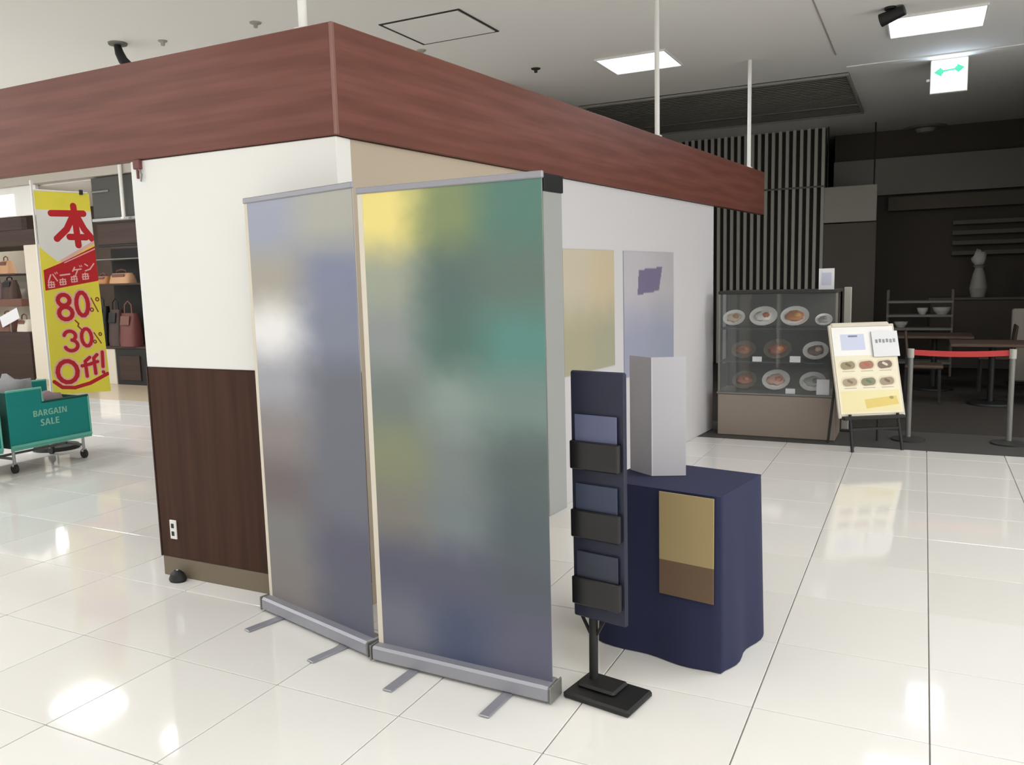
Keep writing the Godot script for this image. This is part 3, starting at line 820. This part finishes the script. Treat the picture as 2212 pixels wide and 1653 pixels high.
func restaurant() -> void:
	var s := thing("slat_screen", "tall screen of vertical grey slats at the restaurant front", "screen", Vector3(-4.4, 0, -15.0))
	part("back_panel", span(-0.05, 0.0, -0.14, 2.85, CEIL, -0.1), M.resto, s)
	var lo := bx(Vector3(0.052, 3.02, 0.06), 0.004, Vector3(0, 1.51, 0)).commit()
	var hi := bx(Vector3(0.052, CEIL - 3.05, 0.06), 0.004, Vector3(0, 3.05 + (CEIL - 3.05) * 0.5, 0)).commit()
	for i in 25:
		part("slat", lo, M.slat, s, Vector3(0.03 + i * 0.116, 0, 0))
		part("upper_slat", hi, M.slat, s, Vector3(0.03 + i * 0.116, 0, -0.01))
	part("cross_rail", span(-0.05, 3.02, -0.1, 2.85, 3.05, 0.02), M.slat_dark, s)
	struct("trim_1", span(-1.5, 2.9, -16.2, 16.0, 3.52, -15.9), M.soffit)
	struct("wall_restaurant", span(-1.5, 0.0, -16.2, 16.0, CEIL, -16.05), M.resto)
	struct("trim_2", span(-0.6, 2.62, -16.05, 16.0, 2.85, -15.85), M.resto_wall)
	# the restaurant's own side walls
	struct("wall_restaurant_right", span(1.75, 0.0, -16.05, 1.9, CEIL, -10.9), M.resto_wall)
	struct("wall_restaurant_left", span(-5.0, 0.0, -20.0, -4.85, CEIL, -10.4), M.resto_wall)
	var g := thing("hanging_sign", "blank light grey sign box beside the vertical slats", "sign", Vector3(-1.15, 2.42, -15.0))
	part("panel", bx(Vector3(0.82, 0.59, 0.06), 0.006, Vector3(0, 0.295, 0)), M.sign_grey, g)
	for x in [-0.36, 0.36]:
		part("hanger", tube(ns(), [Vector3(x, 0.58, 0), Vector3(x, CEIL - 2.42, 0)], 0.012, 8), M.charcoal, g)
	struct("wall_partition", span(-1.56, 0.0, -15.1, -0.74, 2.40, -15.0), M.resto_wall)
	# open shelving in the dark
	var r := thing("shelving_rack", "dark metal shelf rack standing inside the unlit restaurant", "shelf rack", Vector3(-0.05, 0, -14.0))
	for y in [0.2, 0.71, 0.91, 1.12]:
		part("shelf", bx(Vector3(0.9, 0.035, 0.36), 0.004, Vector3(0, y, 0)), mat(rgb(124, 123, 120), 0.6), r)
	for x in [-0.44, 0.44]:
		for z in [-0.16, 0.16]:
			part("upright", bx(Vector3(0.03, 1.3, 0.03), 0.002, Vector3(x, 0.65, z)), M.resto_wall, r)
	var goods := [[0.3, 0.93, 0.13, 0.11, "pale bowl on the third shelf of the dark rack"], [0.04, 0.93, 0.08, 0.1, "small cup beside the bowl on the dark rack"], [-0.25, 0.73, 0.1, 0.09, "small dark bowl on the second shelf of the dark rack"]]
	for k in goods:
		var o := thing("bowl", k[4], "bowl", Vector3(-0.05 + k[0], k[1] - 0.0025, -13.95), 0.0, "crockery on the dark rack")
		part("body", lathe(ns(), [Vector2(0, 0), Vector2(k[2] * 0.5, 0), Vector2(k[2] * 0.85, k[3] * 0.5), Vector2(k[2], k[3]), Vector2(k[2] * 0.92, k[3]), Vector2(0, k[3] * 0.4)], Vector3.ZERO, 18), mat(rgb(204, 202, 196), 0.4), o)
		part("foot_ring", lathe(ns(), [Vector2(k[2] * 0.45, 0), Vector2(k[2] * 0.5, 0.004), Vector2(k[2] * 0.45, 0.008)], Vector3.ZERO, 14), M.resto_wall, o)
	# counter with a pale vase, wall boards above
	var c := thing("counter", "long dark counter along the restaurant back wall", "counter", Vector3(0.9, 0, -15.3))
	part("body", bx(Vector3(1.6, 1.1, 0.6), 0.01, Vector3(0, 0.55, 0)), M.resto, c)
	part("worktop", bx(Vector3(1.66, 0.04, 0.66), 0.006, Vector3(0, 1.12, 0)), M.resto_wall, c)
	var vz := thing("vase", "pale slim vase standing on the dark counter", "vase", Vector3(0.78, 1.14, -15.2))
	part("body", lathe(ns(), [Vector2(0, 0), Vector2(0.1, 0), Vector2(0.13, 0.14), Vector2(0.09, 0.36), Vector2(0.06, 0.46), Vector2(0.09, 0.5), Vector2(0.07, 0.5), Vector2(0.0, 0.44)], Vector3.ZERO, 20), mat(rgb(176, 174, 166), 0.5), vz)
	part("flower_head", blob(ns(), Vector3(0, 0.62, 0), Vector3(0.2, 0.26, 0.2), 3, 0.6), mat(rgb(214, 212, 204), 0.8), vz)
	for k in 4:
		var b := single("wall_shelf", bx(Vector3(1.3, 0.07, 0.16), 0.004), mat(rgb(112, 108, 102), 0.8), ["lowest", "second lowest", "second highest", "highest"][k] + " dark board of the four above the counter", "wall shelf", Vector3(1.05, 1.86 + k * 0.17, -15.97), 0.0, "dark boards above the counter")
		b.name = b.name
	for k in 2:
		var t := thing("dining_table", ["dark dining table just behind the red belt", "dark dining table deeper inside the restaurant"][k], "table", Vector3([0.75, 0.15][k], 0, [-11.2, -12.4][k]))
		part("top", bx(Vector3(0.9, 0.035, 0.7), 0.006, Vector3(0, 0.72, 0)), M.resto_wood, t)
		part("column", tube(ns(), [Vector3(0, 0.02, 0), Vector3(0, 0.71, 0)], 0.035, 12), M.black, t)
		part("foot", lathe(ns(), [Vector2(0, 0), Vector2(0.25, 0), Vector2(0.24, 0.02), Vector2(0.05, 0.035)], Vector3.ZERO, 18), M.black, t)
		for q in 2:
			var ch := thing("dining_chair", [["dark chair left of the table behind the red belt", "dark chair right of the table behind the red belt"], ["dark chair left of the deeper dining table", "dark chair right of the deeper dining table"]][k][q], "chair", t.position + Vector3([-0.72, 0.72][q], 0, 0), [PI / 2, -PI / 2][q], "dark restaurant chairs")
			part("seat", bx(Vector3(0.42, 0.045, 0.42), 0.015, Vector3(0, 0.44, 0)), M.resto_wood, ch)
			part("backrest", box(ns(), Vector3(0, 0.72, -0.2), Vector3(0.4, 0.3, 0.025), 0.01, Basis(Vector3.RIGHT, -0.1)), M.resto_wood, ch)
			for sx in [-1.0, 1.0]:
				part("leg", bar(ns(), Vector3(sx * 0.18, 0, 0.18), Vector3(sx * 0.18, 0.43, 0.17), 0.03, 0.03), M.black, ch)
				part("leg", bar(ns(), Vector3(sx * 0.18, 0, -0.2), Vector3(sx * 0.18, 0.62, -0.19), 0.03, 0.03), M.black, ch)
	var pl := thing("pillar_lamp", "tall unlit paper lamp standing at the restaurant's right side", "lamp", Vector3(1.2, 0, -13.2))
	part("base", bx(Vector3(0.24, 0.04, 0.24), 0.006, Vector3(0, 0.02, 0)), M.black, pl)
	part("shade", bx(Vector3(0.2, 1.0, 0.2), 0.02, Vector3(0, 0.54, 0)), mat(rgb(186, 180, 168), 0.8), pl)

func cart(label: String, z0: float, z1: float, text: bool) -> void:
	# green canvas wagon, front towards +X
	var L: float = abs(z1 - z0)
	var t := thing("bargain_cart", label, "cart", Vector3(-7.25, 0, (z0 + z1) * 0.5), PI / 2, "green canvas bargain carts")
	# local: x along the front (+x is the far end, -Z world), z = front
	var D := 0.62
	var h := L * 0.5
	part("front_panel", span(-h, 0.245, -0.012, h, 0.61, 0.0, 0.003), M.green, t)
	part("front_flap", span(-h, 0.605, -0.012, -h + 0.32, 0.745, 0.0, 0.003), M.green, t)
	part("rear_panel", span(-h, 0.245, -D, h, 0.74, -D + 0.012, 0.003), M.green, t)
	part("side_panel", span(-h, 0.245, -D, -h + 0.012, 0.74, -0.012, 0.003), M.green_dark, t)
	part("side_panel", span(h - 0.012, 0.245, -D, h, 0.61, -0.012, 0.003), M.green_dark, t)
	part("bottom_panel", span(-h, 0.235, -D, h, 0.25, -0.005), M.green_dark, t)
	var tr := ns()
	tube(tr, [Vector3(-h, 0.245, 0.006), Vector3(h, 0.245, 0.006)], 0.017, 10)
	tube(tr, [Vector3(-h, 0.22, 0.002), Vector3(h, 0.222, 0.002)], 0.011, 10)
	part("bottom_piping", tr, M.green_trim, t)
	var tp := ns()
	tube(tp, [Vector3(-h, 0.748, -0.004), Vector3(-h + 0.325, 0.748, -0.004), Vector3(-h + 0.335, 0.62, -0.004)], 0.011, 10)
	part("flap_piping", tp, M.green_trim, t)
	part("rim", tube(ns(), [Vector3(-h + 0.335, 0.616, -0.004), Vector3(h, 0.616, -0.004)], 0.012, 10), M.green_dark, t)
	part("end_piping", tube(ns(), [Vector3(h, 0.24, 0.004), Vector3(h, 0.616, 0.0)], 0.009, 8), M.green_trim, t)
	part("rear_rim", tube(ns(), [Vector3(-h, 0.745, -D), Vector3(h, 0.745, -D)], 0.012, 10), M.green_trim, t)
	if text:
		var w1 := part("lettering", lettering("BARGAIN", 0.055), M.pale_green, t, Vector3(0.0, 0.515, 0.001))
		w1.set_meta("label", "pale green letters")
		var w2 := part("lettering", lettering("SALE", 0.06), M.pale_green, t, Vector3(-0.01, 0.425, 0.001))
		w2.set_meta("label", "pale green letters")
	for sx in [-1.0, 1.0]:
		for sz in [-0.06, -D + 0.06]:
			var lg := part("leg", tube(ns(), [Vector3(sx * (h - 0.05), 0.085, sz), Vector3(sx * (h - 0.05), 0.24, sz)], 0.014, 10), M.steel, t)
			var wh := part("caster", tube(ns(), [Vector3(sx * (h - 0.05) - 0.014, 0.042, sz), Vector3(sx * (h - 0.05) + 0.014, 0.042, sz)], 0.042, 16), M.charcoal, lg)
			part("fork", box(ns(), Vector3(sx * (h - 0.05), 0.075, sz), Vector3(0.045, 0.03, 0.03), 0.004), M.steel, lg)
			wh.position = Vector3.ZERO
	part("lower_rail", bar(ns(), Vector3(-h + 0.05, 0.13, -D * 0.5), Vector3(h - 0.05, 0.13, -D * 0.5), 0.02, 0.02), M.dim_metal, t)
	for sx in [-1.0, 1.0]:
		part("end_rail", bar(ns(), Vector3(sx * (h - 0.05), 0.13, -0.06), Vector3(sx * (h - 0.05), 0.13, -D + 0.06), 0.02, 0.02), M.dim_metal, t)

func sale_corner() -> void:
	cart("green canvas bargain cart with pale lettering below the sale flag", -4.42, -5.21, true)
	cart("green canvas bargain cart cut off by the left picture edge", -3.52, -4.34, false)
	# clothes heaped in the carts
	var heap := [[-7.5, 0.7, -4.62, 0.42, 0.3, 0.36, M.grey_cloth, "grey garment bulging at the near end of the lettered cart"], [-7.6, 0.55, -5.0, 0.34, 0.2, 0.34, M.mauve, "mauve garment in the far end of the lettered cart"], [-7.5, 0.72, -4.05, 0.42, 0.34, 0.42, M.grey_cloth, "grey garment piled in the cart at the left edge"], [-7.62, 0.7, -3.68, 0.3, 0.24, 0.26, M.mauve, "mauve garment piled in the cart at the left edge"]]
	for i in heap.size():
		var g: Array = heap[i]
		single("garment", blob(blob(ns(), Vector3.ZERO, Vector3(g[3], g[4], g[5]), 60 + i, 0.7), Vector3(0, -0.16, 0), Vector3(0.22, 0.34, 0.22), 80 + i, 0.3), g[6], g[7], "garment", Vector3(g[0], g[1], g[2]), 0.0, "clothes in the green carts")
	# tall sale flag
	var P := Vector3(-8.02, 0, -5.36)
	var t := thing("sale_flag", "tall yellow sale flag with red figures on a white pole", "flag", P, atan2(0.883, 0.47))
	part("pole", tube(ns(), [Vector3(0, 0.03, 0), Vector3(0, 2.7, 0)], 0.012, 10), M.white, t)
	part("cross_arm", tube(ns(), [Vector3(-0.01, 2.64, 0), Vector3(0.5, 2.625, 0)], 0.007, 8), M.white, t)
	part("pole_cap", tube(ns(), [Vector3(0, 2.69, 0), Vector3(0, 2.73, 0)], 0.015, 10), M.white, t)
	part("base", lathe(ns(), [Vector2(0, 0), Vector2(0.22, 0), Vector2(0.21, 0.04), Vector2(0.03, 0.06), Vector2(0, 0.06)], Vector3.ZERO, 24), M.charcoal, t)
	var cl := ns()
	var NX := 10
	var NY := 24
	var fp := func(i: int, j: int) -> Vector3:
		var u := float(i) / NX
		var v := float(j) / NY
		return Vector3(0.015 + u * (0.5 + 0.04 * v), 2.63 - 0.01 * u - v * 2.07, 0.012 * sin(u * 5.0 + v * 3.0) * (0.4 + v))
	for i in NX:
		for j in NY:
			var ps := [fp.call(i, j), fp.call(i + 1, j), fp.call(i + 1, j + 1), fp.call(i, j + 1)]
			var n: Vector3 = (ps[1] - ps[0]).cross(ps[3] - ps[0]).normalized()
			if n.z < 0.0: n = -n
			poly(cl, ps, n, [Vector2(float(i) / NX, float(j) / NY), Vector2(float(i + 1) / NX, float(j) / NY), Vector2(float(i + 1) / NX, float(j + 1) / NY), Vector2(float(i) / NX, float(j + 1) / NY)])
	var fm := printed(flag_image(), 0.8)
	fm.cull_mode = BaseMaterial3D.CULL_DISABLED
	part("printed_cloth", cl, fm, t)
	part("clip", bx(Vector3(0.035, 0.05, 0.02), 0.004, Vector3(0.44, 2.63, 0.008)), M.charcoal, t)

func bag(label: String, at: Vector3, w: float, h: float, d: float, m: Material, hm: Material, strap := 0.12) -> void:
	var t := thing("handbag", label, "handbag", at, 0.0, "handbags in the shop")
	var st := ns()
	# a body that narrows to the top
	var pr := [[0.0, 1.0, 1.0], [0.12, 1.03, 1.1], [0.7, 0.98, 0.8], [1.0, 0.88, 0.4]]
	for i in 3:
		for k in 20:
			var q := []
			for e in [[i, k], [i, k + 1], [i + 1, k + 1], [i + 1, k]]:
				var a: float = TAU * (e[1] % 20) / 20.0
				var cx: float = sign(cos(a)) * pow(abs(cos(a)), 0.45)
				var sz: float = sign(sin(a)) * pow(abs(sin(a)), 0.45)
				q.append([Vector3(cx * w * 0.5 * pr[e[0]][1], h * pr[e[0]][0], sz * d * 0.5 * pr[e[0]][2]), Vector3(cos(a), 0.1, sin(a)).normalized()])
			smooth_quad(st, q)
	box(st, Vector3(0, 0.004, 0), Vector3(w * 0.95, 0.008, d * 0.9))
	box(st, Vector3(0, h - 0.004, 0), Vector3(w * 0.84, 0.008, d * 0.38))
	part("body", st, m, t)
	part("handle", tube(ns(), [Vector3(-w * 0.25, h - 0.02, d * 0.1), Vector3(-w * 0.22, h + strap * 0.7, d * 0.08), Vector3(0, h + strap, d * 0.06), Vector3(w * 0.22, h + strap * 0.7, d * 0.08), Vector3(w * 0.25, h - 0.02, d * 0.1)], 0.012, 8), hm, t)
	part("flap", box(ns(), Vector3(0, h * 0.78, d * 0.45), Vector3(w * 0.6, h * 0.28, 0.012), 0.004, Basis(Vector3.RIGHT, -0.18)), hm, t)

func shop() -> void:
	# the bag shop across the mall, front at z -9
	struct("wall_shop_header", span(-20.0, 3.42, -9.2, -5.0, CEIL, -9.0), mat(rgb(190, 184, 174), 0.8))
	struct("wall_shop_back", span(-20.0, 0.0, -12.2, -5.0, 3.4, -12.0), mat(rgb(74, 62, 54), 0.8))
	struct("ceiling_shop", span(-20.0, 3.4, -12.2, -5.0, 3.46, -9.2), M.wall)
	struct("floor_shop", span(-20.0, -0.006, -12.2, -5.0, 0.002, -8.1), mat(rgb(206, 190, 164), 0.25))
	var sb := thing("shop_signboard", "dark grey signboard over the bag shop entrance", "signboard", Vector3(-10.4, 2.76, -9.1))
	part("panel", bx(Vector3(3.3, 0.64, 0.08), 0.006, Vector3(0, 0.32, 0)), M.board_grey, sb)
	part("lower_rail", bx(Vector3(3.32, 0.05, 0.1), 0.006, Vector3(0, -0.025, 0.02)), M.steel, sb)
	part("ledge", bx(Vector3(0.42, 0.03, 0.03), 0.003, Vector3(-1.44, 0.42, 0.05)), M.dim_metal, sb)
	var bm := thing("shop_beam", "dark brown wood beam below the grey shop signboard", "beam", Vector3(-10.4, 2.34, -9.15))
	part("face_board", bx(Vector3(3.3, 0.34, 0.1), 0.006, Vector3(0, 0.17, 0)), M.dark_brown, bm)
	part("under_rail", bx(Vector3(3.3, 0.03, 0.12), 0.004, Vector3(0, -0.015, 0)), M.black, bm)
	var b2 := thing("shop_beam", "dark brown wood beam left of the yellow sale flag", "beam", Vector3(-14.6, 2.42, -9.15))
	part("face_board", bx(Vector3(2.2, 0.27, 0.1), 0.006, Vector3(0, 0.135, 0)), M.dark_brown, b2)
	part("upper_block", bx(Vector3(1.5, 0.22, 0.1), 0.006, Vector3(-0.13 - 0.0, 0.38, 0)), M.dark_brown, b2)
	var hp := thing("shop_wall_box", "bright white wall box above the left shop beam", "wall box", Vector3(-14.6, 2.92, -9.12))
	part("panel", bx(Vector3(2.2, 0.5, 0.06), 0.006, Vector3(0, 0.25, 0)), M.white, hp)
	var ll := mat(Color.WHITE, 0.5)
	ll.emission_enabled = true
	ll.emission = Color(1, 0.99, 0.96)
	ll.emission_energy_multiplier = 0.9
	part("lit_panel", bx(Vector3(0.9, 0.36, 0.012), 0.003, Vector3(0.06, 0.2, 0.036)), ll, hp)
	var pc := thing("shop_pillar", "cream shop pillar standing left of the sale flag", "pillar", Vector3(-13.71, 0, -9.15))
	part("shaft", bx(Vector3(0.42, 2.42, 0.2), 0.01, Vector3(0, 1.21, 0)), M.cream, pc)
	part("plinth", bx(Vector3(0.44, 0.1, 0.22), 0.006, Vector3(0, 0.05, 0)), M.taupe, pc)
	var rd := thing("hanging_rod", "white rod hanging in front of the grey shop signboard", "rod", Vector3(-11.22, 2.73, -8.96))
	part("rod", tube(ns(), [Vector3.ZERO, Vector3(0, CEIL - 2.73, 0)], 0.03, 12), M.white, rd)
	part("hook", bx(Vector3(0.07, 0.03, 0.07), 0.005, Vector3(0, 0.0, 0)), M.white, rd)
	# right shelf unit
	var u := thing("shop_shelf", "dark shelf unit with bags right of the sale flag", "shelf unit", Vector3(-12.15, 0, -9.75))
	part("back_panel", span(-0.75, 0.0, -0.25, 0.95, 2.33, -0.22), M.black, u)
	part("shelf", span(-0.75, 1.69, -0.22, 0.95, 1.72, 0.3, 0.004), M.dark_brown, u)
	part("shelf", span(-0.75, 0.62, -0.22, 0.95, 0.66, 0.3, 0.004), M.dark_brown, u)
	part("glass_shelf", span(-0.75, 2.12, -0.22, 0.95, 2.14, 0.2, 0.003), M.dim_metal, u)
	part("drawer_base", span(-0.2, 0.0, -0.22, 0.95, 0.62, 0.28, 0.006), M.black, u)
	part("drawer_front", span(-0.1, 0.08, 0.28, 0.4, 0.5, 0.3, 0.005), M.dark_brown, u)
	part("white_front", span(-0.72, 0.0, -0.2, -0.22, 0.61, 0.28, 0.006), M.cream, u)
	bag("tan handbag lying on the top shelf right of the flag", Vector3(-12.11, 1.721, -9.55), 0.5, 0.17, 0.2, M.tan, M.maroon, 0.06)
	bag("small ochre bag beside the tan one on the top shelf", Vector3(-12.57, 1.721, -9.55), 0.26, 0.13, 0.16, mat(rgb(186, 128, 80), 0.6), M.maroon, 0.05)
	bag("black handbag on the lower shelf nearest the sale flag", Vector3(-12.70, 0.661, -9.55), 0.34, 0.68, 0.24, M.black_gloss, M.black, 0.16)
	bag("maroon handbag on the lower shelf next to the white wall", Vector3(-11.98, 0.661, -9.52), 0.36, 0.56, 0.24, M.maroon, M.brown, 0.2)
	bag("dark brown handbag between the black and maroon bags", Vector3(-12.34, 0.661, -9.55), 0.28, 0.62, 0.22, mat(rgb(70, 52, 46), 0.5), M.black, 0.18)
	# left shelf unit behind the carts
	var v := thing("shop_shelf", "brown shelf unit with bags at the left picture edge", "shelf unit", Vector3(-15.45, 0, -9.75))
	part("back_panel", span(-0.9, 0.0, -0.25, 0.75, 2.4, -0.22), M.cream, v)
	part("shelf", span(-0.9, 1.93, -0.22, 0.6, 1.96, 0.3, 0.004), M.dark_brown, v)
	part("shelf", span(-0.9, 1.36, -0.22, 0.7, 1.5, 0.3, 0.006), M.brown, v)
	part("low_cabinet", span(-0.1, 0.0, -0.2, 1.0, 0.9, 0.4, 0.008), M.dark_brown, v)
	part("upright", span(-0.9, 0.0, -0.22, -0.84, 2.4, 0.3), M.cream, v)
	bag("peach handbag on the top shelf at the left edge", Vector3(-15.21, 1.961, -9.55), 0.26, 0.24, 0.18, M.tan, M.brown, 0.08)
	bag("dark brown handbag on the middle shelf at the left edge", Vector3(-15.16, 1.501, -9.55), 0.32, 0.34, 0.2, mat(rgb(72, 50, 44), 0.5), M.black, 0.06)
	bag("grey handbag half cut by the left picture edge", Vector3(-15.53, 1.501, -9.55), 0.28, 0.3, 0.18, M.mauve, M.black, 0.08)
	bag("brown handbag on the low cabinet behind the green cart", Vector3(-15.16, 0.901, -9.45), 0.34, 0.3, 0.24, M.brown, M.maroon, 0.08)
	bag("cream handbag on the low cabinet beside the sale flag", Vector3(-14.68, 0.901, -9.45), 0.3, 0.22, 0.2, M.cream, M.brown, 0.1)
	var sg := thing("sale_sign", "white slanted card sign in front of the left shelves", "card sign", Vector3(-14.9, 0.9, -9.3))
	part("card", box(ns(), Vector3(0, 0.26, 0), Vector3(0.55, 0.2, 0.01), 0.002, Basis(Vector3.BACK, 0.32)), M.paper, sg)
	part("stem", tube(ns(), [Vector3(0, 0.0, -0.01), Vector3(0, 0.24, -0.01)], 0.012, 8), M.dim_metal, sg)

func _ready() -> void:
	materials()
	# camera
	var cam := Camera3D.new()
	cam.fov = 50.06
	cam.near = 0.05
	cam.far = 80.0
	var zf := -Vector3(-0.4459, -0.1263, -0.8861).normalized()
	var up := Vector3(-0.0331, 0.9917, -0.1243)
	var xr := up.cross(zf).normalized()
	cam.transform = Transform3D(Basis(xr, zf.cross(xr), zf), Vector3(0, 1.636, 0))
	add_child(cam)
	cam.current = true
	# environment
	var we := WorldEnvironment.new()
	var env := Environment.new()
	env.background_mode = Environment.BG_COLOR
	env.background_color = Color(0.02, 0.02, 0.02)
	env.tonemap_mode = Environment.TONE_MAPPER_LINEAR
	env.tonemap_exposure = 0.85
	env.sdfgi_enabled = true
	env.ssao_enabled = true
	env.ssil_enabled = true
	we.environment = env
	add_child(we)
	# ceiling lamps: two in view, two seen only as floor reflections, the rest light the mall around the camera
	var e := 4.4
	ceiling_light(-2.93, -9.2, Vector2(0.76, 0.71), e * 0.5, "square white ceiling light above the end of the kiosk fascia")
	ceiling_light(0.02, -9.3, Vector2(0.82, 0.71), e * 0.5, "square white ceiling light in front of the exit sign")
	ceiling_light(-9.95, -6.75, Vector2(0.75, 0.62), e, "ceiling light mirrored in the floor at the lower left")
	ceiling_light(-7.95, -6.85, Vector2(0.75, 0.62), e, "ceiling light mirrored in the floor below the white wall")
	var rows := [[-6.6, -0.6], [-3.2, -0.6], [0.2, -0.6], [-6.6, 2.8], [-3.2, 2.8], [0.2, 2.8], [0.6, -4.2], [-10.2, -1.6], [-10.2, 2.2], [-14.0, -5.2], [-14.0, -1.4], [-14.0, 2.4], [-17.4, -5.2], [-17.4, -1.4]]
	for x in [3.6, 7.0, 10.4, 13.8]:
		for z in [-7.2, -4.2, -0.6, 2.8]: rows.append([x, z])
	rows.append([-9.5, -3.2])
	for q in rows:
		var k: float = 2.6 if q[0] > 6.0 else (1.7 if q[0] < -8.0 else (0.9 if q[0] < -5.0 else 0.55))
		ceiling_light(q[0], q[1], Vector2(0.8, 0.72), e * k, "square ceiling light of the mall grid outside the picture")
	ceiling_light(-12.2, -10.3, Vector2(1.2, 0.6), e * 1.4, "ceiling light inside the bag shop", 3.4)
	ceiling_light(-15.2, -10.3, Vector2(1.2, 0.6), e * 1.4, "ceiling light inside the bag shop near its left end", 3.4)
	shell()
	floor_tiles(cam.transform)
	kiosk()
	ceiling_details()
	stall()
	restaurant()
	showcase()
	menu_board()
	stanchions()
	shop()
	sale_corner()
